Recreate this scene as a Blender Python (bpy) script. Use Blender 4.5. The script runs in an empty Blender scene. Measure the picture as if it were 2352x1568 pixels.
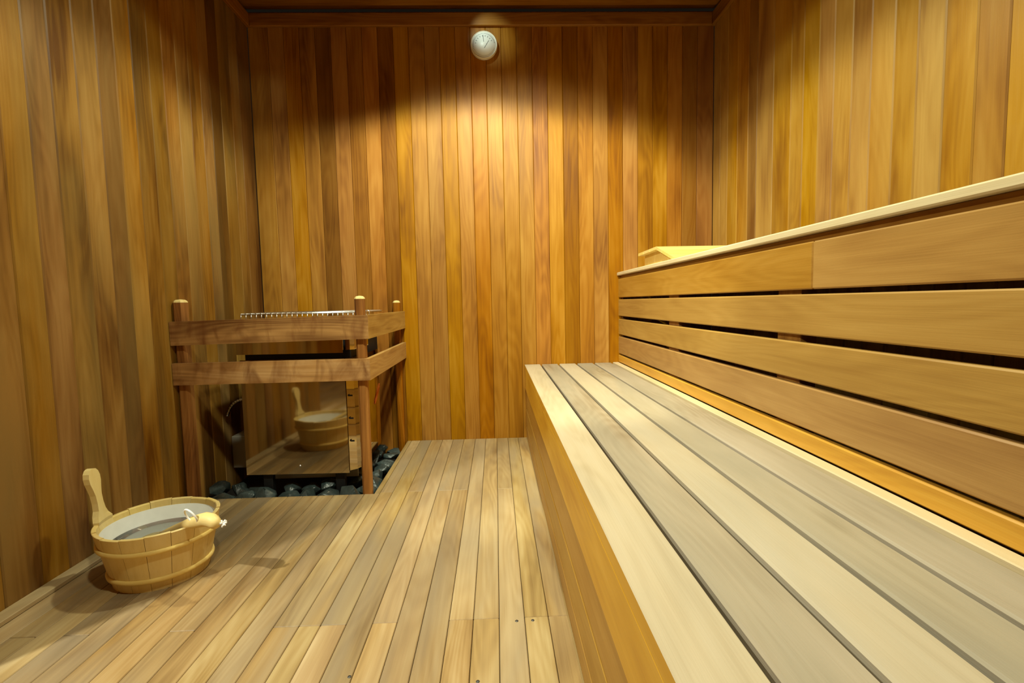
import bpy, bmesh, math, random
from mathutils import Vector, Matrix
random.seed(7)
sc = bpy.context.scene
col = sc.collection

# ------------------------------------------------------------ camera
H = 0.79
F, PITCH, YAW, ROLL = 1151.95, 0.07749, 0.03166, -0.02084
cam = bpy.data.cameras.new('camera'); co = bpy.data.objects.new('camera', cam); col.objects.link(co)
cam.sensor_fit = 'HORIZONTAL'; cam.sensor_width = 36; cam.lens = F * 36 / 2352; cam.clip_start = 0.02
cy_, sy_, cp_, sp_ = math.cos(YAW), math.sin(YAW), math.cos(PITCH), math.sin(PITCH)
fwd = Vector((sy_ * cp_, cy_ * cp_, -sp_)); rgt = Vector((cy_, -sy_, 0)); up = rgt.cross(fwd)
r2 = math.cos(ROLL) * rgt + math.sin(ROLL) * up
u2 = -math.sin(ROLL) * rgt + math.cos(ROLL) * up
m = Matrix((r2, u2, -fwd)).transposed().to_4x4(); m.translation = (0, 0, H)
co.matrix_world = m
sc.camera = co

# ------------------------------------------------------------ world, lights, exposure
w = bpy.data.worlds.new('world'); sc.world = w; w.use_nodes = True
w.node_tree.nodes['Background'].inputs[0].default_value = (1, .8, .55, 1)
w.node_tree.nodes['Background'].inputs[1].default_value = 0.006
sc.view_settings.view_transform = 'Standard'; sc.view_settings.look = 'None'
sc.view_settings.gamma = 1; sc.view_settings.use_curve_mapping = False
sc.view_settings.exposure = 0.16

def lamp(name, loc, energy, half, blend, color, radius=.05, aim=(0, 0, -1)):
    l = bpy.data.lights.new(name, 'SPOT'); l.energy = energy; l.color = color
    l.spot_size = 2 * math.radians(half); l.spot_blend = blend; l.shadow_soft_size = radius
    o = bpy.data.objects.new(name, l); col.objects.link(o); o.location = loc
    o.rotation_mode = 'QUATERNION'; o.rotation_quaternion = Vector(aim).to_track_quat('-Z', 'Y')
    return o
WARM = (.97, 1, .74)
lamp('ceiling_or_unseen_light', (-0.06, 1.98, 2.36), 95, 66, .22, WARM)
lamp('ceiling_or_unseen_light', (0.40, 1.45, 2.36), 30, 50, .8, WARM, .05, (.12, 0, -1))
lamp('ceiling_or_unseen_light', (-1.95, 0.0, 2.33), 290, 42, 1.0, (.98, 1, .84), .03, (1.5, 1.75, -2.1))

lamp('ceiling_or_unseen_light', (-0.10, 0.45, 2.36), 70, 79, .06, WARM)
lamp('ceiling_or_unseen_light', (0.10, 0.55, 2.34), 120, 31, .35, WARM, .05, (0, 1, -.76))  # unseen washer, added to brighten the back wall but spare the near floor
lamp('unseen_spot', (-0.11, 2.58, 2.372), 3.6, 22, 1.0, (.80, 1, .84), .012, (.12, .30, -.12))  # unseen narrow spot, added to brighten the gauge and the wall above it
lamp('unseen_spot', (-1.00, 2.45, 2.37), 2.0, 20, 1.0, (.9, 1, .9), .02, (-.22, .33, -.45))  # unseen faint spot, added for the pale patch in the back left corner

# ------------------------------------------------------------ constants of the room
XL, XR, YB, YF, ZC = -1.31, 1.258, 2.888, -0.9, 2.385
BX, BZ, UX, UZ = 0.165, 0.43, 0.711, 0.949

# ------------------------------------------------------------ helpers
def tag(o, label=None, cat=None, group=None, kind=None):
    if label: o['label'] = label
    if cat: o['category'] = cat
    if group: o['group'] = group
    if kind: o['kind'] = kind
    return o

def empty(name, loc, label, cat, group=None):
    o = bpy.data.objects.new(name, None); col.objects.link(o); o.location = loc
    o.empty_display_size = .05
    return tag(o, label, cat, group)

class MB:
    """collects shapes in world coordinates; build() links them as one mesh object"""
    def __init__(s): s.v = []; s.f = []; s.t = []; s.s = []; s.m = []; s.sm = []
    def add(s, vs, fs, tone=1, seed=0, mat=0, smooth=False):
        n = len(s.v); s.v += [tuple(p) for p in vs]
        s.t += [tone] * len(vs); s.s += [seed] * len(vs)
        for f in fs: s.f.append([i + n for i in f]); s.m.append(mat); s.sm.append(smooth)
    def box(s, lo, hi, b=0.0, tone=1, seed=None, mat=0, M=None):
        if seed is None: seed = random.random() * 10
        lo = list(lo); hi = list(hi)
        for i in range(3):
            if lo[i] > hi[i]: lo[i], hi[i] = hi[i], lo[i]
        b = min(b, *[(hi[i] - lo[i]) * .45 for i in range(3)])
        vs = []; idx = {}
        for a in (0, 1):
            for c in (0, 1):
                for d in (0, 1):
                    p = [(lo, hi)[a][0], (lo, hi)[c][1], (lo, hi)[d][2]]
                    sg = [(-1, 1)[a], (-1, 1)[c], (-1, 1)[d]]
                    for ax in range(3):
                        q = [p[k] if k == ax else p[k] - sg[k] * b for k in range(3)]
                        idx[(a, c, d, ax)] = len(vs); vs.append(q)
        fs = []
        def key(ax, val, u, w):
            k = [0, 0, 0]; k[ax] = val; o = [i for i in range(3) if i != ax]; k[o[0]] = u; k[o[1]] = w
            return tuple(k)
        for ax in range(3):
            for val in (0, 1):
                fs.append([idx[key(ax, val, *uv) + (ax,)] for uv in ((0, 0), (1, 0), (1, 1), (0, 1))])
        if b > 0:
            for ax in range(3):
                o = [i for i in range(3) if i != ax]
                for u in (0, 1):
                    for w_ in (0, 1):
                        k0 = [0, 0, 0]; k0[o[0]] = u; k0[o[1]] = w_; k1 = list(k0); k1[ax] = 1
                        k0 = tuple(k0); k1 = tuple(k1)
                        fs.append([idx[k0 + (o[0],)], idx[k1 + (o[0],)], idx[k1 + (o[1],)], idx[k0 + (o[1],)]])
            for a in (0, 1):
                for c in (0, 1):
                    for d in (0, 1): fs.append([idx[(a, c, d, 0)], idx[(a, c, d, 1)], idx[(a, c, d, 2)]])
        if M is not None: vs = [M @ Vector(p) for p in vs]
        s.add(vs, fs, tone, seed, mat)
    def tube(s, pts, r, n=10, tone=1, seed=0, mat=0, closed=False):
        pts = [Vector(p) for p in pts]; N = len(pts)
        rs = r if isinstance(r, (list, tuple)) else [r] * N
        rings = []; prev = None
        for i, p in enumerate(pts):
            if closed: t = pts[(i + 1) % N] - pts[i - 1]
            else: t = pts[min(i + 1, N - 1)] - pts[max(i - 1, 0)]
            t.normalize()
            if prev is None:
                a = Vector((0, 0, 1)) if abs(t.z) < .9 else Vector((1, 0, 0)); u = t.cross(a).normalized()
            else: u = (prev - t * prev.dot(t)).normalized()
            prev = u; v = t.cross(u)
            rings.append([p + (u * math.cos(2 * math.pi * k / n) + v * math.sin(2 * math.pi * k / n)) * rs[i] for k in range(n)])
        vs = [p for R in rings for p in R]; fs = []
        for i in range(N if closed else N - 1):
            j = (i + 1) % N
            for k in range(n): fs.append([i * n + k, i * n + (k + 1) % n, j * n + (k + 1) % n, j * n + k])
        if not closed: fs += [list(range(n))[::-1], [(N - 1) * n + k for k in range(n)]]
        s.add(vs, fs, tone, seed, mat, True)
    def lathe(s, prof, c=(0, 0, 0), n=48, tone=1, seed=0, mat=0, axis='z', close=False, tonef=None, smooth=True):
        vs = []; fs = []; N = len(prof)
        for k in range(n):
            a = 2 * math.pi * k / n
            for r, z in prof:
                if axis == 'z': vs.append((c[0] + r * math.cos(a), c[1] + r * math.sin(a), c[2] + z))
                else: vs.append((c[0] + r * math.cos(a), c[1] + z, c[2] + r * math.sin(a)))
        for k in range(n):
            k2 = (k + 1) % n
            for i in range(N if close else N - 1):
                j = (i + 1) % N
                fs.append([k * N + i, k2 * N + i, k2 * N + j, k * N + j])
        s.add(vs, fs, tone, seed, mat, smooth)
    def build(s, name, mats, parent=None, autosmooth=None):
        me = bpy.data.meshes.new(name); o = bpy.data.objects.new(name, me); col.objects.link(o)
        off = Vector(parent.location) if parent is not None else Vector((0, 0, 0))
        if parent is not None and parent.parent is not None: off += Vector(parent.parent.location)
        vs = [Vector(p) - off for p in s.v]
        me.from_pydata(vs, [], s.f)
        at = me.attributes.new('tone', 'FLOAT', 'POINT'); at.data.foreach_set('value', s.t)
        at = me.attributes.new('seed', 'FLOAT', 'POINT'); at.data.foreach_set('value', s.s)
        if not isinstance(mats, (list, tuple)): mats = [mats]
        for m_ in mats: me.materials.append(m_)
        me.polygons.foreach_set('material_index', s.m); me.polygons.foreach_set('use_smooth', s.sm)
        bm = bmesh.new(); bm.from_mesh(me)
        bmesh.ops.remove_doubles(bm, verts=[v for v in bm.verts if any(f.smooth for f in v.link_faces)], dist=1e-6)
        bmesh.ops.recalc_face_normals(bm, faces=bm.faces); bm.to_mesh(me); bm.free()
        if autosmooth is not None: me.set_sharp_from_angle(angle=math.radians(autosmooth))
        me.update()
        if parent is not None: o.parent = parent
        return o

# ------------------------------------------------------------ materials
def nodes(name):
    m_ = bpy.data.materials.new(name); m_.use_nodes = True; nt = m_.node_tree
    return m_, nt, nt.nodes['Principled BSDF']

def plain(name, c, rough=.5, metal=0, noise=0, nscale=20, bump=0, ior=None, trans=0):
    m_, nt, b = nodes(name)
    b.inputs['Base Color'].default_value = (*c, 1); b.inputs['Roughness'].default_value = rough
    b.inputs['Metallic'].default_value = metal
    if ior: b.inputs['IOR'].default_value = ior
    if trans: b.inputs['Transmission Weight'].default_value = trans
    if noise or bump:
        tc = nt.nodes.new('ShaderNodeTexCoord'); nz = nt.nodes.new('ShaderNodeTexNoise')
        nz.inputs['Scale'].default_value = nscale; nz.inputs['Detail'].default_value = 6
        nt.links.new(tc.outputs['Object'], nz.inputs['Vector'])
        if noise:
            mx = nt.nodes.new('ShaderNodeMix'); mx.data_type = 'RGBA'
            mx.inputs[6].default_value = (*[x * (1 - noise) for x in c], 1)
            mx.inputs[7].default_value = (*[min(1, x * (1 + noise)) for x in c], 1)
            nt.links.new(nz.outputs[0], mx.inputs[0]); nt.links.new(mx.outputs[2], b.inputs['Base Color'])
        if bump:
            bp = nt.nodes.new('ShaderNodeBump'); bp.inputs['Strength'].default_value = bump
            bp.inputs['Distance'].default_value = .01
            nt.links.new(nz.outputs[0], bp.inputs['Height']); nt.links.new(bp.outputs[0], b.inputs['Normal'])
    return m_

def wood(name, light, mid, dark, axis, rough=.45, grain=1.0, blotch=.5, grey=None, greyamt=0, stain=None):
    """axis = grain direction; boards differ through the attributes tone and seed"""
    m_, nt, b = nodes(name); N = nt.nodes.new; L = nt.links.new
    def math_(op, a, c=None, clamp=False):
        n = N('ShaderNodeMath'); n.operation = op; n.use_clamp = clamp
        for i, x in enumerate((a, c)):
            if x is None: continue
            if isinstance(x, (int, float)): n.inputs[i].default_value = x
            else: L(x, n.inputs[i])
        return n.outputs[0]
    def mixc(f, a, c):
        n = N('ShaderNodeMix'); n.data_type = 'RGBA'
        for i, x in ((0, f), (6, a), (7, c)):
            if isinstance(x, tuple): n.inputs[i].default_value = (*x, 1)
            elif isinstance(x, (int, float)): n.inputs[i].default_value = x
            else: L(x, n.inputs[i])
        return n.outputs[2]
    tc = N('ShaderNodeTexCoord'); sd = N('ShaderNodeAttribute'); sd.attribute_name = 'seed'
    tn = N('ShaderNodeAttribute'); tn.attribute_name = 'tone'
    comb = N('ShaderNodeCombineXYZ')
    for i, k in enumerate((3.1, 5.7, 7.3)): L(math_('MULTIPLY', sd.outputs['Fac'], k), comb.inputs[i])
    add = N('ShaderNodeVectorMath'); add.operation = 'ADD'; L(tc.outputs['Object'], add.inputs[0]); L(comb.outputs[0], add.inputs[1])
    def nz(sa, sx, detail=3, dist=0, rough_=.5):
        mp = N('ShaderNodeMapping'); s_ = [sx] * 3; s_['xyz'.index(axis)] = sa
        mp.inputs['Scale'].default_value = s_; L(add.outputs[0], mp.inputs['Vector'])
        t = N('ShaderNodeTexNoise'); t.inputs['Scale'].default_value = 1; t.inputs['Detail'].default_value = detail
        t.inputs['Distortion'].default_value = dist; t.inputs['Roughness'].default_value = rough_
        L(mp.outputs[0], t.inputs['Vector']); return t.outputs[0]
    fine = nz(6, 420, 2)
    fibre = nz(2.2, 70, 3)
    figure = nz(1.1, 9, 1)
    rings = math_('SINE', math_('MULTIPLY', figure, 95))
    rings = math_('ADD', math_('MULTIPLY', rings, .5), .5)
    blot = nz(1.6, 7, 3, .4)
    f = math_('MULTIPLY', fibre, .55 * grain)
    f = math_('ADD', f, math_('MULTIPLY', rings, .13 * grain))
    f = math_('ADD', f, math_('MULTIPLY', fine, .22 * grain))
    f = math_('ADD', f, math_('MULTIPLY', math_('SUBTRACT', blot, .5), blotch * 1.6))
    f = math_('ADD', f, math_('SUBTRACT', .5, .43 * grain), True)
    rp = N('ShaderNodeValToRGB'); e = rp.color_ramp.elements
    e[0].position = .12; e[0].color = (*light, 1); e[1].position = .95; e[1].color = (*dark, 1)
    em = e.new(.52); em.color = (*mid, 1); L(f, rp.inputs[0]); c = rp.outputs[0]
    hsv = N('ShaderNodeHueSaturation')
    wn = N('ShaderNodeTexWhiteNoise'); wn.noise_dimensions = '1D'; L(sd.outputs['Fac'], wn.inputs['W'])
    L(math_('ADD', math_('MULTIPLY', wn.outputs[0], .012), .500), hsv.inputs['Hue'])
    wn2 = N('ShaderNodeTexWhiteNoise'); wn2.noise_dimensions = '1D'; L(math_('ADD', sd.outputs['Fac'], 3.3), wn2.inputs['W'])
    L(math_('ADD', math_('MULTIPLY', wn2.outputs[0], .14), .94), hsv.inputs['Saturation'])
    L(c, hsv.inputs['Color']); c = hsv.outputs[0]
    if grey:
        g = nz(.9, 5, 4, .6)
        gf = math_('MULTIPLY', math_('SUBTRACT', g, .42), 5 * greyamt, True)
        c = mixc(gf, c, grey)
    if stain: c = stain(nt, tc, N, L, math_, mixc, c, nz)
    # per-board tone: darker boards are redder heartwood
    inv = math_('SUBTRACT', 1.0, tn.outputs['Fac'], True)
    dk = N('ShaderNodeMix'); dk.data_type = 'RGBA'; dk.blend_type = 'MULTIPLY'; L(math_('MULTIPLY', inv, 1.0), dk.inputs[0])
    L(c, dk.inputs[6]); dk.inputs[7].default_value = (.20, .12, .075, 1)
    L(dk.outputs[2], b.inputs['Base Color'])
    b.inputs['Roughness'].default_value = rough
    b.inputs['Specular IOR Level'].default_value = .22
    bp = N('ShaderNodeBump'); bp.inputs['Strength'].default_value = .12; bp.inputs['Distance'].default_value = .002
    L(math_('ADD', fibre, fine), bp.inputs['Height']); L(bp.outputs[0], b.inputs['Normal'])
    return m_

WL, WM, WD = (.53, .245, .044), (.40, .155, .018), (.185, .053, .006)
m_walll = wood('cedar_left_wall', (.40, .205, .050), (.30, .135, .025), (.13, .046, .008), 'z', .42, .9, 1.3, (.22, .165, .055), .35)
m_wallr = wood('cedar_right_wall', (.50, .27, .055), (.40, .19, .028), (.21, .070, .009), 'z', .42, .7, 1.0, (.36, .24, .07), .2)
m_wallv = wood('cedar_vertical', WL, WM, WD, 'z', .42, .9, .8)
m_wally = wood('cedar_along_room', WL, WM, WD, 'y', .42)
m_wallx = wood('cedar_across_room', WL, WM, WD, 'x', .42)
m_fascia = wood('bench_front_cedar', (.50, .285, .082), (.40, .21, .052), (.26, .115, .024), 'y', .42, .7)
m_orange = wood('bench_fascia_cedar', (.76, .41, .075), (.62, .30, .035), (.42, .15, .014), 'y', .38, .6, .7)
m_seat = wood('bench_seat_wood', (.62, .52, .385), (.56, .445, .30), (.36, .26, .15), 'y', .5, .55, .55, (.42, .38, .29), .45)
m_seatw = wood('weathered_seat_wood', (.58, .49, .37), (.50, .41, .29), (.27, .20, .12), 'y', .5, .7, .8, (.38, .335, .245), .8)
m_edge = wood('pale_edge_wood', (.74, .63, .44), (.68, .55, .34), (.52, .38, .21), 'y', .5, .5, .4)
def floor_stain(nt, tc, N, L, math_, mixc, c, nz):
    sep = N('ShaderNodeSeparateXYZ'); L(tc.outputs['Object'], sep.inputs[0])
    # damp, greyed patch of trodden boards round the bucket
    dx = math_('MULTIPLY', math_('ADD', sep.outputs[0], .98), 1.1); dy = math_('MULTIPLY', math_('SUBTRACT', sep.outputs[1], 1.75), 1.1)
    r = math_('SQRT', math_('ADD', math_('MULTIPLY', dx, dx), math_('MULTIPLY', dy, dy)))
    n = nz(2.2, 26, 5, .3)
    v = math_('ADD', math_('MULTIPLY', math_('SUBTRACT', .62, r), 1.3), math_('MULTIPLY', math_('SUBTRACT', n, .5), 1.5), True)
    return mixc(math_('MULTIPLY', v, .85), c, (.12, .088, .048))
m_floor = wood('floor_wood', (.58, .42, .22), (.44, .285, .125), (.23, .13, .052), 'y', .45, .9, 1.0, (.34, .27, .175), .6, floor_stain)
def rail_stain(nt, tc, N, L, math_, mixc, c, nz):
    mp = N('ShaderNodeMapping'); mp.inputs['Scale'].default_value = (16, 10, 7); L(tc.outputs['Object'], mp.inputs['Vector'])
    t = N('ShaderNodeTexNoise'); t.inputs['Scale'].default_value = 1; t.inputs['Detail'].default_value = 6; t.inputs['Distortion'].default_value = .8
    L(mp.outputs[0], t.inputs['Vector'])
    v = math_('MULTIPLY', math_('SUBTRACT', t.outputs[0], .46), 4.0, True)
    return mixc(math_('MULTIPLY', v, .8), c, (.16, .055, .016))
m_rail_x = wood('guard_wood', (.64, .39, .19), (.46, .235, .09), (.15, .055, .018), 'x', .5, 1.0, 1.0, None, 0, rail_stain)
m_rail_y = wood('guard_wood_side', (.58, .38, .16), (.48, .28, .10), (.26, .12, .04), 'y', .5, 1, .8)
m_post = wood('guard_post_wood', (.46, .20, .045), (.31, .115, .022), (.12, .035, .008), 'z', .42, 1, 1.2)
m_pine = wood('pale_pine', (.84, .68, .36), (.78, .58, .24), (.62, .40, .12), 'z', .45, .5, .35)
m_pinex = wood('pale_pine_across', (.82, .64, .28), (.76, .54, .18), (.60, .38, .09), 'x', .45, .6, .4)
m_dark = plain('dark_gap', (.012, .009, .007), .9)
m_steel = plain('stainless_steel', (.50, .43, .32), .05, 1, .05, 3)
m_chrome = plain('chrome_wire', (.90, .90, .90), .35, 1)
m_black = plain('black_steel', (.012, .012, .013), .5, .3)
m_grey = plain('grey_metal_box', (.46, .46, .40), .4, .3)
m_conduit = plain('metal_conduit', (.55, .55, .52), .3, 1)
m_white = plain('white_cord', (.82, .80, .76), .7)
m_liner = plain('bucket_liner', (.66, .66, .62), .35, 0, .12, 30)
m_dial = plain('dial_face', (.90, .90, .86), .4)
m_case = plain('gauge_case', (.85, .82, .72), .35)
m_ink = plain('dial_ink', (.06, .055, .05), .6)
m_reflection = plain('orange_reflection', (.75, .20, .03), .5)
m_water = plain('clear_water', (.95, .97, .95), .02, 0, 0, 20, 0, 1.33, 1.0)
m_nail = plain('screw_head', (.09, .085, .075), .5, .6)

# ------------------------------------------------------------ setting
def tones(n, lo=.72, hi=1.0): return [random.uniform(lo, hi) for _ in range(n)]

def wall(name, label, seams, tn, plane, back, z0, z1, axis, mat):
    """vertical tongue-and-groove boards; axis 'x' = boards laid out along x (wall faces y)"""
    mb = MB(); g = .0005
    for i in range(len(seams) - 1):
        a, b = sorted((seams[i], seams[i + 1]))
        t = tn[i]
        if axis == 'x': mb.box((a + g, plane, z0), (b - g, plane + back * .012, z1), .0024, t)
        else: mb.box((plane, a + g, z0), (plane + back * .012, b - g, z1), .0036, t)
    a, b = min(seams), max(seams)
    if axis == 'x': mb.box((a, plane + back * .012, z0), (b, plane + back * .06, z1), 0, 1, 0, 1)
    else: mb.box((plane + back * .012, a, z0), (plane + back * .06, b, z1), 0, 1, 0, 1)
    return tag(mb.build(name, [mat, m_dark]), label, 'wall', kind='structure')

# back wall
sx = [XL, -1.205, -1.121, -1.037]
while sx[-1] + .0847 < XR - .03: sx.append(sx[-1] + .0847)
sx.append(XR)
tb = [.82, .9, .92, .90, .38, .86, .70, .93, .50, .9, .97, .80, .92, .97, .99, 1, .97, .9, 1, .93, .55, .94, .97, .82, .98, .9, .93, .90, .52, .72, .8]
tb += [.85] * 10
wall('wall_back', 'back wall of vertical cedar boards behind the heater and benches', sx, tb, YB, 1, -.09, ZC, 'x', m_wallv)
# left wall (ends at the doorway recess beside the camera)
sl = [.86, .95, 1.04, 1.13, 1.22, 1.312, 1.4264, 1.5136, 1.598, 1.6928, 1.7857, 1.8697, 1.9574, 2.0485, 2.1343, 2.2215, 2.3094, 2.3974, 2.4768, 2.5659, 2.6709, 2.7555, YB]
tl = [.85, .8, .8, .8, .78, .70, .80, .70, .80, .84, .52, 1.0, .62, .66, .97, .95, 1.0, .95, .36, .74, .82, .55]
wall('wall_left', 'left wall of vertical cedar boards beside the heater guard', sl, tl, XL, -1, -.09, ZC, 'y', m_walll)
# right wall
sr = [YB, 2.80, 2.71, 2.60, 2.4917, 2.4086, 2.2683, 2.1338, 2.0485, 1.9509, 1.8645, 1.7697, 1.6799, 1.5826, 1.494, 1.4034, 1.3081, 1.2245]
while sr[-1] > YF + .1: sr.append(sr[-1] - .09)
sr.append(YF)
tr = [.97, .96, .98, .95, .58, .97, .98, .97, .95, .93, .95, .84, .93, .86, .92, .88, .8] + tones(40, .8, .95)
wall('wall_right', 'right wall of vertical cedar boards above the upper bench', sr, tr, XR, 1, 0, ZC, 'y', m_wallr)
# walls beside and behind the camera
XA = -2.45
sf = [XA + .09 * i for i in range(int((XR - XA) / .09) + 1)] + [XR]
wall('wall_front', 'cedar board wall behind the viewer', sf, tones(len(sf)), YF, -1, 0, ZC, 'x', m_wallv)
sa = [YF + .09 * i for i in range(20)]
wall('wall_recess', 'cedar board wall of the recess beside the viewer', sa, tones(len(sa)), XA, -1, 0, ZC, 'y', m_wallv)
sb = [XA + .09 * i for i in range(12)] + [XL - .06]
wall('wall_return', 'cedar board return wall of the recess', sb, tones(len(sb)), .86, 1, 0, ZC, 'x', m_wallv)

# floor: boards run along the room, joints at the joists, cut out round the stone pit
PX, PY = -.5285, 2.075
fs_ = [.165, .1153, .0553, -.0084, -.0731, -.1342, -.2006, -.2634, -.3246, -.3896, -.453, -.5060]
mb = MB(); seams = list(fs_)
while seams[-1] > XL - .02: seams.append(seams[-1] - .0635)
seams = [s_ for s_ in seams if s_ > XL]; seams.append(XL)
x = XL
left = []
while x > XA + .07: left.append(x); x -= .0635
left += [x, XA]
jt = [2.087, 1.205, .32, -.3]
ftone = {0: .93, 1: .98, 2: .92, 3: .97, 4: 1.0, 5: .86, 6: .9, 7: .98, 8: .84, 9: .92, 10: .97}
for i in range(len(seams) - 1):
    b_, a_ = seams[i], seams[i + 1]
    ymax = YB if a_ >= PX - .01 and b_ > PX + .01 else PY
    if i == 10: a_ = -.506
    js = sorted(random.sample(jt, 2)) if i % 3 else [jt[(i // 3) % 2 + 0]]
    if i in (2, 5, 8): js = [2.087, .32]
    if i in (1, 4, 7, 0): js = [1.205, -.3]
    ys = [YF] + sorted(j for j in js if j < ymax - .05) + [ymax]
    for k in range(len(ys) - 1):
        t = ftone.get(i, .9) + random.uniform(-.1, .06) if i < 11 else random.uniform(.68, .92)
        mb.box((a_ + .0007, ys[k] + .0006, -.02), (b_ - .0007, ys[k + 1] - .0006, 0), .0016, min(1, t))
mb.box((PX, PY, -.02), (-.507, YB, 0), .0016, .9)        # border board of the pit
for i in range(len(left) - 1):
    mb.box((left[i + 1] + .0007, YF, -.02), (left[i] - .0007, .86, 0), .0016, random.uniform(.75, .95))
mb.box((BX - .002, YF, -.02), (XR, YB, 0), 0, .6)          # bare boards under the benches
# substructure: dark bed below the boards and the pit
mb.box((XA, YF, -.06), (XR, PY - .02, -.0205), 0, 1, 0, 1)
mb.box((PX + .02, PY - .02, -.06), (XR, YB, -.0205), 0, 1, 0, 1)
mb.box((PX, PY, -.09), (PX + .02, YB, -.0205), 0, .6, 3)
mb.box((XL, PY - .02, -.09), (PX + .02, PY, -.0205), 0, .6, 4)
mb.box((XA, YF, -.13), (XR, YB, -.09), 0, 1, 0, 1)
fl = tag(mb.build('floor', [m_floor, m_dark]), 'floor of narrow wooden boards running towards the back wall', 'floor', kind='structure')
for (px_, py_) in ((-.33, 1.025), (-.055, .995), (.035, 1.19), (.075, 1.19)):
    s_ = MB(); s_.lathe([(0, .0012), (.0035, .0012), (.0042, .0002)], (px_, py_, 0), 12)
    s_.build('screw', m_nail, fl)

# low skirting strip at the foot of the left wall
mb = MB(); mb.box((XL, .86, 0), (XL + .045, PY, .014), .002, .95, 1.2)
tag(mb.build('baseboard_left', m_floor), 'low wooden strip along the foot of the left wall', 'skirting', kind='structure')

# ceiling
mb = MB(); y = YB; k = 0
while y > YF:
    y2 = max(YF, y - (.055 if k == 0 else .0885))
    z = ZC + (.012 if k == 0 else 0)
    mb.box((XA, y2 + .0008, z), (XR, y - .0008, z + .012), .003, .2 if k == 0 else random.uniform(.35, .6)); y = y2; k += 1
mb.box((XA, YF, ZC + .025), (XR, YB, ZC + .06), 0, 1, 0, 1)
tag(mb.build('ceiling', [m_wallx, m_dark]), 'cedar board ceiling', 'ceiling', kind='structure')
# cornice boards
mb = MB(); mb.box((XL + .02, YB - .02, 2.303), (XR - .02, YB, 2.372), .003, .72)
tag(mb.build('trim_1', m_wallx), 'cedar cornice board along the top of the back wall', 'trim', kind='structure')
mb = MB(); mb.box((XR - .02, YF, 2.303), (XR, YB, 2.372), .003, .75)
tag(mb.build('trim_2', m_wally), 'cedar cornice board along the top of the right wall', 'trim', kind='structure')
mb = MB(); mb.box((XL, .86, 2.303), (XL + .02, YB, 2.372), .003, .72)
tag(mb.build('trim_3', m_wally), 'cedar cornice board along the top of the left wall', 'trim', kind='structure')

# ------------------------------------------------------------ lower bench
YE = YF + .02
lb = empty('lower_bench', (.42, 1.0, 0), 'wide lower bench of pale worn slats with orange cedar front, beside the floor', 'bench')
slabs = [(.1595, .2505), (.262, .3535), (.3645, .457), (.4685, .5585), (.570, .6645)]
for i, (a, b) in enumerate(slabs):
    if i == 0: a = .162
    mb = MB(); mb.box((a, YE, BZ - .028), (b, YB - .003, BZ), (.0012 if i == 0 else .0035), (.99, .90, 1, .92, .86)[i], 1.7 + i * 2.3)
    if i == 0: mb.m[0] = 1; mb.m[4] = 1   # stained front edge
    mb.build('seat_slat', [m_seatw if i in (1, 3, 4) else m_seat, m_orange], lb)
mb = MB(); mb.box((.677, YE, BZ - .028), (.7095, YB - .003, BZ + .002), .002, 1, 2.2)
tag(mb.build('back_strip', m_edge, lb), 'bright pale strip at the back of the seat')
mb = MB(); mb.box((BX - .003, YE, .290), (.186, YB - .003, BZ - .0281), .0012, .99, 1.7)
tag(mb.build('front_board', m_orange, lb), 'orange cedar board under the seat edge')
for (z0, z1, xx) in ( (.178, .285, BX + .001), (.0735, .173, BX + .001), (.001, .0685, BX + .001)):
    mb = MB(); mb.box((xx, YE, z0), (xx + .02, YB - .003, z1), .0035, 1)
    mb.build('front_board', m_fascia, lb)
for yy in (2.80, 2.0, 1.15, .3):
    mb = MB(); mb.box((BX + .0215, yy, 0), (BX + .062, yy + .045, .4015), .002, .6); mb.build('frame_leg', m_wallv, lb)
    mb = MB(); mb.box((BX + .0625, yy, .34), (.7245, yy + .045, .4015), .002, .6); mb.build('crossbar', m_wallx, lb)

# ------------------------------------------------------------ upper bench
ub = empty('upper_bench', (.98, 1.0, 0), 'tall upper bench with open horizontal slats on its front, along the right wall', 'bench')
for i in range(5):
    a = .703 + i * .1105; b = min(a + .1005, XR - .004)
    mb = MB(); mb.box((a, YE, UZ - .0185), (b, YB - .003, UZ), .003, .97)
    mb.build('seat_slat', m_edge if i == 0 else m_seat, ub)
mb = MB(); mb.box((UX + .013, YE, .905), (UX + .04, YB - .003, UZ - .019), .001, .55, 5)
tag(mb.build('edge_batten', m_wally, ub), 'dark reddish batten under the seat edge')
rows = [(.806, .9125), (.7005, .795), (.5945, .683), (.4840, .582), (.4325, .4745)]
for i, (z0, z1) in enumerate(rows):
    segs = [(YE, YB - .003)] if i else [(YE, 1.1085), (1.1095, YB - .003)]
    for (ya, yb) in segs:
        mb = MB(); mb.box((UX, ya, z0), (UX + .018, yb, z1), .003, 1)
        mb.build('front_slat', m_orange if i == 4 else m_fascia, ub)
for yy, wd in ((2.858, .025), (1.98, .11), (1.178, .097), (.30, .1)):
    mb = MB(); mb.box((UX + .0185, yy, 0), (UX + .06, yy + wd, .9045), .002, .85)
    mb.build('upright', m_post, ub)
for yy in (2.6, 1.6, .6):
    mb = MB(); mb.box((UX + .061, yy, .88), (XR - .004, yy + .045, .93), .002, .7); mb.build('crossbar', m_wallx, ub)

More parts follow.
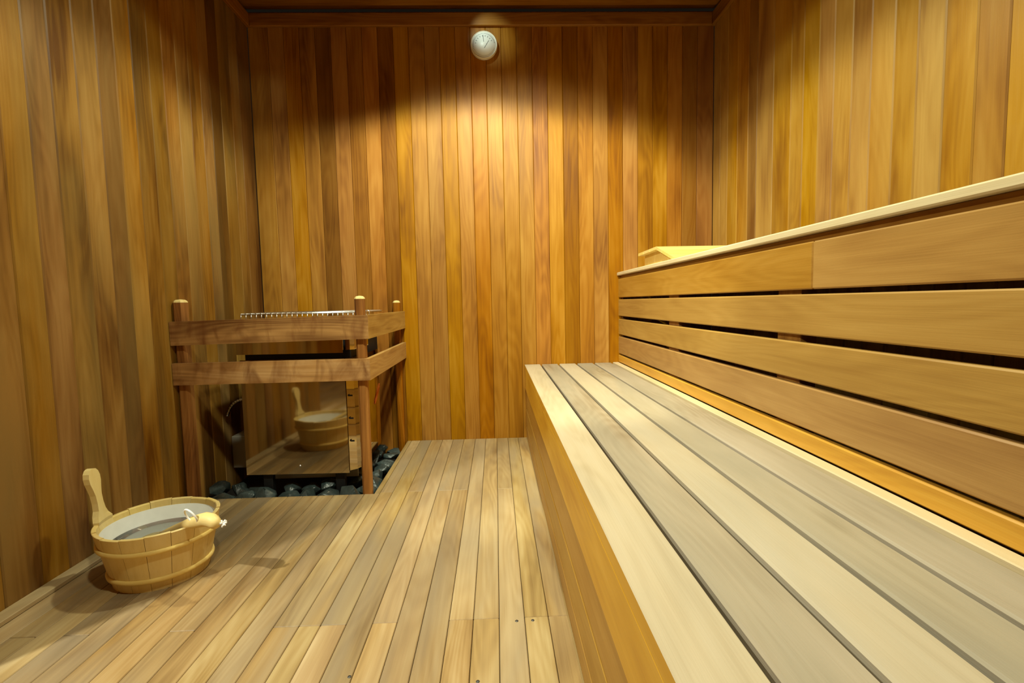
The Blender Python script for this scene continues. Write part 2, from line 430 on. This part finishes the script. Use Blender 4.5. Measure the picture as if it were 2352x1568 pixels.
# headrest on the upper bench
hr = empty('headrest', (.9, 2.3, UZ), 'gabled wooden headrest lying on the upper bench by the back wall', 'headrest')
def roofz(y):      # ridge at y = 2.29
    return UZ + .0815 - (y - 2.29) * .016 if y > 2.29 else UZ + .0815 - (2.29 - y) * .30
def slant(y0, y1, x0, x1, th, tone, mbx):
    vs = []
    for x_ in (x0, x1):
        for y_, dz in ((y0, 0), (y1, 0), (y1, -th), (y0, -th)): vs.append((x_, y_, roofz(y_) + dz))
    mbx.add(vs, [[0, 1, 2, 3], [4, 5, 6, 7], [0, 1, 5, 4], [1, 2, 6, 5], [2, 3, 7, 6], [3, 0, 4, 7]], tone, random.random() * 9)
for (ya, yb) in ((2.06, 2.125), (2.130, 2.205), (2.210, 2.289), (2.291, 2.385), (2.391, 2.48), (2.486, 2.575)):
    mb = MB(); slant(ya, yb, .738, 1.06, .013, 1, mb); mb.build('slat', m_pinex, hr)
for x_ in (.768, 1.02):
    mb = MB(); vs = []
    prof = [(2.075, UZ + .0005), (2.075, roofz(2.075) - .0135), (2.29, roofz(2.29) - .0135), (2.56, roofz(2.56) - .0135), (2.56, UZ + .0005)]
    for xx in (x_, x_ + .018): vs += [(xx, a, b) for a, b in prof]
    mb.add(vs, [[0, 1, 2, 3, 4], [9, 8, 7, 6, 5]] + [[i, (i + 1) % 5, 5 + (i + 1) % 5, 5 + i] for i in range(5)], 1, 4)
    mb.build('end_board', m_pinex, hr)

# ------------------------------------------------------------ heater guard
hg = empty('heater_guard', (-.9, 2.06, 0), 'wooden guard rail around the heater, reddish posts and two rows of rails', 'railing')
RY, RX = 2.052, -.5175
for (zl, zr, hh) in ((.7415, .7515, .0965), (.573, .574, .089)):
    mb = MB(); vs = []
    for (x_, zt) in ((XL + .002, zl), (RX, zr)):
        for y_, z_ in ((RY, zt), (RY + .019, zt), (RY + .019, zt - hh), (RY, zt - hh)):
            xx = x_ - (.019 if (x_ == RX and y_ > RY) else 0)
            vs.append((xx, y_, z_))
    mb.add(vs, [[0, 1, 2, 3], [4, 5, 6, 7], [0, 1, 5, 4], [1, 2, 6, 5], [2, 3, 7, 6], [3, 0, 4, 7]], .98, 1.3 + hh * 30)
    mb.build('rail', m_rail_x, hg)
    mb = MB(); vs = []
    for (y_, zt) in ((RY, zr), (YB - .001, zr + .002)):
        for x_, z_ in ((RX, zt), (RX - .019, zt), (RX - .019, zt - hh), (RX, zt - hh)):
            yy = y_ + (.0192 if (y_ == RY and x_ < RX) else .0001)
            vs.append((x_, yy, z_))
    mb.add(vs, [[0, 1, 2, 3], [4, 5, 6, 7], [0, 1, 5, 4], [1, 2, 6, 5], [2, 3, 7, 6], [3, 0, 4, 7]], 1, 3.3 + hh * 30)
    tag(mb.build('rail', m_rail_y, hg), 'paler side rail running to the back wall')
def post(cx, cy, w_, z0, z1):
    h = w_ / 2; mb = MB(); c = h * .42
    prof = [(h, -h + c), (h, h - c), (h - c, h), (-h + c, h), (-h, h - c), (-h, -h + c), (-h + c, -h), (h - c, -h)]
    vs = [(cx + a, cy + b, z) for z in (z0, z1) for a, b in prof]
    mb.add(vs, [list(range(8))[::-1], list(range(8, 16))] + [[i, (i + 1) % 8, 8 + (i + 1) % 8, 8 + i] for i in range(8)], .98, random.random() * 9)
    p = mb.build('post', m_post, hg)
    mb = MB(); rr = [(1, 0), (.9, .006), (.62, .011), (0, .013)]
    vs = []; fs = []
    for r_, dz in rr[:-1]: vs += [(cx + a * r_, cy + b * r_, z1 + dz) for a, b in prof]
    vs.append((cx, cy, z1 + .013))
    for j in range(2):
        for i in range(8): fs.append([j * 8 + i, j * 8 + (i + 1) % 8, j * 8 + 8 + (i + 1) % 8, j * 8 + 8 + i])
    for i in range(8): fs.append([16 + i, 16 + (i + 1) % 8, 24])
    mb.add(vs, fs, 1, 2); t = mb.build('post_top', m_pine, p)
    tag(t, 'pale domed end grain of the post')
post(-.5575, 2.0925, .0385, -.09, .818)
post(-1.2845, 2.0975, .046, -.09, .818)
post(-.5575, 2.862, .038, -.09, .803)

# ------------------------------------------------------------ sauna heater
HX0, HX1, HY0, HY1 = -1.103, -.655, 2.18, 2.64
ht = empty('sauna_heater', (-.88, 2.4, -.05), 'polished stainless steel sauna heater standing on stones inside the wooden guard', 'heater')
mb = MB(); mb.box((HX0 + .012, HY0 + .02, .075), (HX1 + .02, HY1, .70), .004)
mb.box((HX0 + .03, HY1 + .001, .12), (HX1 + .01, HY1 + .10, .66), .004); mb.build('core', m_black, ht)
def panel(name, prof, z0, z1, label=None, th=.006, mat=m_steel):
    mb = MB(); n = len(prof); off = []
    for i, (x_, y_) in enumerate(prof):
        a = Vector(prof[max(i - 1, 0)]); b = Vector(prof[min(i + 1, n - 1)]); t = (b - a).normalized()
        off.append((x_ - t.y * th, y_ + t.x * th))
    vs = [(x_, y_, z) for z in (z0, z1) for x_, y_ in prof] + [(x_, y_, z) for z in (z0, z1) for x_, y_ in off]
    fs = []
    for i in range(n - 1):
        fs += [[i, i + 1, n + i + 1, n + i], [2 * n + i, 2 * n + i + 1, 3 * n + i + 1, 3 * n + i], [i, i + 1, 2 * n + i + 1, 2 * n + i], [n + i, n + i + 1, 3 * n + i + 1, 3 * n + i]]
    fs += [[0, n, 3 * n, 2 * n], [n - 1, 2 * n - 1, 4 * n - 1, 3 * n - 1]]
    mb.add(vs, fs); o = mb.build(name, mat, ht)
    if label: o['label'] = label
    return o
panel('front_panel', [(HX0, HY0), (HX1, HY0 - .012)], .062, .566, 'large mirror-like front panel')
panel('front_panel', [(HX0 - .012, HY0), (HX1 - .004, HY0 - .012)], .590, .735, 'narrow upper front panel')
panel('side_panel', [(HX1 + .0035, HY0 - .011), (HX1 + .030, HY0 + .012), (HX1 + .040, HY0 + .035), (HX1 + .040, HY1 - .03)], .072, .566)
panel('side_panel', [(HX1 + .001, HY0 + .01), (HX1 + .034, HY0 + .03), (HX1 + .036, HY1 - .2)], .600, .735)
for zz in (.20, .30, .40):
    mb = MB(); mb.box((HX1 + .0105, HY0 - .0100, zz), (HX1 + .0275, HY0 - .0085, zz + .007), 0)
    M_ = None; o = mb.build('vent_slot', m_black, ht)
mb = MB(); a = Vector((HX1 + .0415, HY1 - .14, .30))  # orange lines modelled in place of a reflection on the side panel
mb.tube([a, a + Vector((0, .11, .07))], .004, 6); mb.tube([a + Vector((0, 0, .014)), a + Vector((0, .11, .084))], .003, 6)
tag(mb.build('reflection_lines', m_reflection, ht), 'thin orange lines standing in for a reflection')
mb = MB(); mb.lathe([(0, -.003), (.0045, -.002), (.005, 0)], (-.868, HY0 - .008, .098), 12, axis='y'); mb.build('screw', m_chrome, ht)
for lx, ly in ((-1.02, HY0 + .015), (-.705, HY0 + .015), (-1.02, HY1 - .06), (-.705, HY1 - .06)):
    mb = MB(); mb.box((lx - .02, ly, -.088), (lx + .02, ly + .03, .0745), .002); mb.build('leg', m_black, ht)
mb = MB(); mb.box((HX0 + .03, HY0 + .12, .0), (HX1, HY0 + .13, .07), .001)
tag(mb.build('drip_tray', m_grey, ht), 'dull grey plate under the heater')
# wire grille on top
mb = MB(); gx0, gx1, gy0, gy1, gz = -1.085, -.59, HY0, HY1 - .02, .762
for (p, q) in (((gx0, gy0), (gx1, gy0)), ((gx1, gy0), (gx1, gy1)), ((gx1, gy1), (gx0, gy1)), ((gx0, gy1), (gx0, gy0))):
    mb.tube([(p[0], p[1], gz), (q[0], q[1], gz)], .0035, 6)
n = 23
for i in range(n + 1):
    x_ = gx0 + (gx1 - gx0) * i / n; mb.tube([(x_, gy1, gz + .002), (x_, gy0 - .002, gz + .002), (x_, gy0 - .004, gz - .026)], .0022, 6)
for i in range(1, 16):
    y_ = gy0 + (gy1 - gy0) * i / 16; mb.tube([(gx0, y_, gz + .004), (gx1, y_, gz + .004)], .002, 6)
mb.build('wire_grille', m_chrome, ht)
mb = MB()
for dx in (0, .017):
    mb.tube([(-.572 + dx + .008 * math.cos(a_ * .5236), HY0 + .02, gz - .004 + .012 * math.sin(a_ * .5236)) for a_ in range(12)], .0018, 6, closed=True)
mb.tube([(gx1, HY0 + .02, gz - .012), (-.55, HY0 + .02, gz - .014)], .0018, 6)
tag(mb.build('grille_clip', m_chrome, ht), 'chrome wire loops at the right end of the grille')

# junction box with its conduits on the left wall
jb = empty('junction_box', (-1.27, 2.52, 0.02), 'grey metal junction box low on the left wall behind the guard', 'electrical box')
mb = MB(); mb.box((XL + .001, 2.46, .005), (XL + .085, 2.60, .165), .004); mb.build('housing', m_grey, jb)
mb = MB(); pts = [(-1.212, 2.452, .02), (-1.212, 2.452, .12)]
for k in range(7):
    a_ = math.pi - k * math.pi / 12; pts.append((-1.182 + .03 * math.cos(a_), 2.452, .13 + .03 * math.sin(a_)))
pts += [(-1.15, 2.452, .16), (-1.115, 2.46, .16)]
mb.tube(pts, .0065, 10); mb.build('pipe', m_conduit, jb)
cd = MB(); pts = []; rs = []
for k in range(90):
    t = k / 89; a_ = math.pi * (.95 - .95 * t)
    pts.append((-1.205 + .085 * math.cos(a_), 2.40 + .05 * t, .26 + .115 * math.sin(a_) - .05 * t)); rs.append(.0075 if k % 4 < 2 else .0058)
cd.tube(pts, rs, 10)
tag(cd.build('flexible_conduit', m_conduit), 'ribbed metal cable conduit arching from the left wall to the heater', 'cable')

# ------------------------------------------------------------ stones of the pit
def stone_mesh(seed, r):
    rnd = random.Random(seed); bm = bmesh.new()
    sc_ = Vector((rnd.uniform(1.05, 1.3), rnd.uniform(.88, 1.08), rnd.uniform(.68, .9)))
    for _ in range(19):
        d = Vector((rnd.gauss(0, 1), rnd.gauss(0, 1), rnd.gauss(0, 1))).normalized() * rnd.uniform(.86, 1)
        bm.verts.new((d.x * sc_.x * r, d.y * sc_.y * r, d.z * sc_.z * r))
    res = bmesh.ops.convex_hull(bm, input=bm.verts)
    bmesh.ops.delete(bm, geom=[v for v in bm.verts if not v.link_faces], context='VERTS')
    bmesh.ops.dissolve_limit(bm, angle_limit=math.radians(16), verts=bm.verts, edges=bm.edges)
    bmesh.ops.bevel(bm, geom=list(bm.edges) + list(bm.verts), offset=.0045, segments=2, affect='EDGES', profile=.6)
    bmesh.ops.recalc_face_normals(bm, faces=bm.faces)
    for f in bm.faces: f.smooth = True
    me = bpy.data.meshes.new('stone'); bm.to_mesh(me); bm.free(); me.set_sharp_from_angle(angle=math.radians(30)); return me
m_stone = plain('dark_stone', (.036, .052, .052), .30, 0, .55, 40, .45)
meshes = [stone_mesh(i, .053) for i in range(9)]
for me in meshes: me.materials.append(m_stone)
ORD = ['first', 'second', 'third', 'fourth', 'fifth', 'sixth', 'seventh', 'eighth', 'ninth', 'tenth', 'eleventh', 'twelfth', 'thirteenth']
rs_ = random.Random(21)
def stone(x_, y_, z_, s_, label):
    o = bpy.data.objects.new('stone', rs_.choice(meshes)); col.objects.link(o)
    o.location = (x_, y_, z_); o.scale = (s_, s_, s_)
    o.rotation_euler = (rs_.uniform(-.4, .4), rs_.uniform(-.4, .4), rs_.uniform(0, 6.28))
    tag(o, label, 'stone', 'dark stones in the heater pit')
    return o
xs = [-1.190, -1.100, -1.008, -.915, -.824, -.735, -.652]
for i, x_ in enumerate(xs):
    stone(x_, 2.133 + rs_.uniform(-.004, .006), -.030 + rs_.uniform(-.006, .012), rs_.uniform(.90, 1.06), 'dark stone in the front row against the floor edge, %s from the left wall' % ORD[i])
for i, x_ in enumerate([-1.255, -1.160, -1.083, -.935, -.845, -.770]):
    stone(x_, 2.236 + rs_.uniform(-.006, .006), -.026 + rs_.uniform(-.006, .010), rs_.uniform(.80, .92), 'dark stone in the second row of the pit, %s from the left wall' % ORD[i])
for i, y_ in enumerate([2.165, 2.262, 2.358, 2.454, 2.550, 2.646, 2.742]):
    stone(-.579 + rs_.uniform(-.003, .003), y_, -.028 + rs_.uniform(-.006, .014), rs_.uniform(.84, .96), 'dark stone along the right side of the pit, %s behind the corner post' % ORD[i])
for i, y_ in enumerate([2.33, 2.428, 2.526, 2.624, 2.722, 2.82]):
    stone(-.672 + rs_.uniform(-.005, .005), y_, -.032 + rs_.uniform(-.006, .012), rs_.uniform(.80, .92), 'dark stone beside the heater in the inner row of the pit, %s from the front' % ORD[i])

# ------------------------------------------------------------ bucket
CX, CY = -1.027, 1.502
RT, RB, HB = .160, .122, .170
bk = empty('bucket', (CX, CY, 0), 'pale wooden sauna bucket with one tall handle stave, on the floor by the left wall', 'bucket')
NST = 16
def rad(z): return RB + (RT - RB) * z / HB
mb = MB(); TH = .013; HA = math.radians(189)
edges = [HA + (k - .5) * 2 * math.pi / NST for k in range(NST + 1)]
for k in range(1, NST):
    a0, a1 = edges[k] + .004, edges[k + 1] - .004; sub = 5; vs = []
    hh = HB + (.0, .002, .0, -.002)[k % 4]
    for i in range(sub + 1):
        a_ = a0 + (a1 - a0) * i / sub
        for (r_, z_) in ((rad(0), 0), (rad(hh) - .0015, hh - .001), (rad(hh) - .003, hh), (rad(hh) - TH + .002, hh), (rad(hh) - TH, hh - .002), (rad(0) - TH, 0)):
            vs.append((CX + r_ * math.cos(a_), CY + r_ * math.sin(a_), z_))
    fs = [];
    for i in range(sub):
        for j in range(6): fs.append([i * 6 + j, i * 6 + (j + 1) % 6, (i + 1) * 6 + (j + 1) % 6, (i + 1) * 6 + j])
    fs += [[0, 1, 2, 3, 4, 5], [sub * 6 + j for j in range(5, -1, -1)]]
    mb.add(vs, fs, random.uniform(.9, 1), random.random() * 9)
mb.lathe([(0, .012), (rad(.012) - TH, .012), (rad(.024) - TH, .024), (0, .024)], (CX, CY, 0), 40, 1, 3)
mb.build('staves', m_pine, bk)
# tall handle stave
mb = MB()
prof = [(0, .0265), (.06, .029), (.12, .031), (.168, .034), (.178, .033), (.192, .024), (.207, .0165), (.228, .0135), (.252, .0140), (.272, .019), (.290, .0245), (.306, .0255), (.319, .0215), (.328, .013), (.3305, .004)]
ca, sa_ = math.cos(HA), math.sin(HA)
def hr_(z):    # outer radius: leans with the bucket, then curves outwards
    return rad(min(z, .17)) + max(0, z - .17) * .13
vs = []; fs = []; ncol = 5
for (z_, w_) in prof:
    th = .016 if z_ > .17 else .013
    for side, r_ in ((0, hr_(z_)), (1, hr_(z_) - th)):
        for i in range(ncol):
            u = (i / (ncol - 1) * 2 - 1) * w_
            rr = r_
            if z_ <= .178: rr = math.sqrt(max(r_ * r_ - u * u, 0))
            vs.append((CX + rr * ca - u * sa_, CY + rr * sa_ + u * ca, z_))
R_ = 2 * ncol
for j in range(len(prof) - 1):
    for i in range(ncol - 1):
        a = j * R_ + i; fs.append([a, a + 1, a + 1 + R_, a + R_])
        a = j * R_ + ncol + i; fs.append([a, a + R_, a + 1 + R_, a + 1])
    a = j * R_; fs += [[a, a + R_, a + ncol + R_, a + ncol], [a + ncol - 1, a + R_ - 1, a + 2 * R_ - 1, a + R_ + ncol - 1]]
for j in (0, len(prof) - 1):
    for i in range(ncol - 1): a = j * R_ + i; fs.append([a, a + 1, a + ncol + 1, a + ncol])
mb.add(vs, fs, 1, 5.5); mb.build('handle', m_pine, bk)
for z_, r_ in ((.122, .0042), (.034, .0045)):
    mb = MB(); n = 64
    mb.tube([(CX + (rad(z_) + .0025) * math.cos(2 * math.pi * k / n), CY + (rad(z_) + .0025) * math.sin(2 * math.pi * k / n), z_) for k in range(n)], r_, 8, 1, 7, closed=True)
    for v_i, p in enumerate(mb.v):   # flat-sided band, taller than thick
        mb.v[v_i] = (p[0], p[1], z_ + (p[2] - z_) * 1.7)
    mb.build('hoop', m_pinex, bk)
mb = MB(); mb.lathe([(rad(.152) - TH - .0005, .152), (rad(.03) - TH - .001, .03), (0, .028), (0, .0255), (rad(.026) - TH - .0005, .0255), ], (CX, CY, 0), 48)
o = mb.build('liner', m_liner, bk); tag(o, 'greyish white liner inside the bucket')
so = o.modifiers.new('solid', 'SOLIDIFY'); so.thickness = .0015; so.offset = 1
# water
mb = MB(); wz = .112; r_ = rad(wz) - TH - .004
mb.lathe([(0, .032), (rad(.032) - TH - .004, .032), (r_, wz - .001), (r_ - .003, wz), (0, wz)], (CX, CY, 0), 48)
tag(mb.build('water', m_water), 'clear water filling the pale wooden bucket', 'water')

# ladle lying in the bucket, handle over the right-hand rim
P0 = Vector((-1.075, 1.512, .085)); P1 = Vector((-.785, 1.376, .214)); d = (P1 - P0)
ld = empty('ladle', (-1.05, 1.51, .08), 'wooden ladle resting in the bucket with its handle over the rim', 'ladle')
mb = MB(); ts = [.22, .34, .46, .55, .62, .70, .78, .86, .93, .97, 1.0]; wd = [.0090, .0100, .0110, .0125, .0150, .0175, .0190, .0195, .0190, .017, .012]
hp = []
for t in ts:
    p = P0 + d * t; p.z += .012 * math.sin(math.pi * min(1, t)) - (max(0, t - .86) ** 2) * 1.3; hp.append(p)
mb.tube(hp, wd, 14, 1, 4.4); mb.build('handle', m_pinex, ld)
mb = MB(); cc = P0 + d * .12 + Vector((0, 0, .004))
mb.lathe([(0, -.034), (.018, -.030), (.032, -.018), (.038, 0), (.034, 0), (.028, -.016), (.015, -.026), (0, -.029)], cc, 28, .7, 6)
tag(mb.build('scoop', m_pinex, ld), 'dark wet scoop')
mb = MB(); hc = P0 + d * .80 + Vector((0, 0, .012)); ring = []
ax1 = Vector((-.75, .3, .25)).normalized(); ax2 = Vector((.1, -.45, .85)).normalized()
cc = hc + Vector((-.022, -.012, .012))
for k in range(28):
    a_ = 2 * math.pi * k / 28; ring.append(cc + ax1 * .024 * math.cos(a_) + ax2 * .024 * math.sin(a_))
mb.tube(ring, .0027, 8, closed=True)
tag(mb.build('cord', m_white, ld), 'white cord looped through the handle')
mb = MB()
tp = hp[-1] + Vector((.012, .006, .004)); 
mb.tube([hp[-2], hp[-1] + Vector((.004, .002, .004)), tp], .0025, 6)
for k in range(9):
    v_ = Vector((random.uniform(-.2, 1), random.uniform(-.8, .8), random.uniform(-.8, .9))).normalized() * .011
    mb.tube([tp, tp + v_], [.0032, .0022], 6)
tag(mb.build('cord_end', m_white, ld), 'frayed white end of the cord')

# ------------------------------------------------------------ round gauge on the back wall
GX, GZ, GR = -.0295, 2.199, .0735
gg = empty('wall_gauge', (GX, YB, GZ), 'round white wall gauge with two thin dark pointers, high on the back wall', 'gauge')
mb = MB(); mb.lathe([(0, 0), (GR - .002, 0), (GR, -.004), (GR, -.022), (GR - .0025, -.027), (GR - .005, -.027), (GR - .0065, -.024), (0, -.0235)], (GX, YB - .0003, GZ), 64, axis='y'); mb.build('case', m_case, gg)
mb = MB(); mb.lathe([(0, 0), (GR - .007, 0), (GR - .007, -.0008), (0, -.0012)], (GX, YB - .0243, GZ), 64, axis='y'); mb.build('dial', m_dial, gg)
yd = YB - .0262
def tick(mbx, r0, r1, a_, w_, cx=0, cz=0):
    c_, s_ = math.sin(a_), math.cos(a_); px, pz = s_ * w_, -c_ * w_
    vs = []
    for y_ in (yd, yd + .0006):
        vs += [(GX + cx + c_ * r_ + q * px, y_, GZ + cz + s_ * r_ + q * pz) for r_ in (r0, r1) for q in (-1, 1)]
    mbx.add(vs, [[0, 1, 3, 2], [4, 5, 7, 6], [0, 1, 5, 4], [2, 3, 7, 6], [0, 2, 6, 4], [1, 3, 7, 5]])
mb = MB()
for k in range(25):
    tick(mb, .056, .0605, math.radians(-100 + k * 7.5), .0007)
for k in range(9): tick(mb, .043, .0485, math.radians(-80 + k * 18), .0012)
for k in range(19):
    tick(mb, .057, .0605, math.radians(110 + k * 7.8), .0006)
mb.build('scale_marks', m_ink, gg)
mb = MB(); tick(mb, .012, .048, math.radians(-4), .0012, 0, .002); mb.build('pointer', m_ink, gg)
mb = MB(); tick(mb, 0, .047, math.radians(33), .0011, .002, -.018); mb.build('pointer', m_ink, gg)
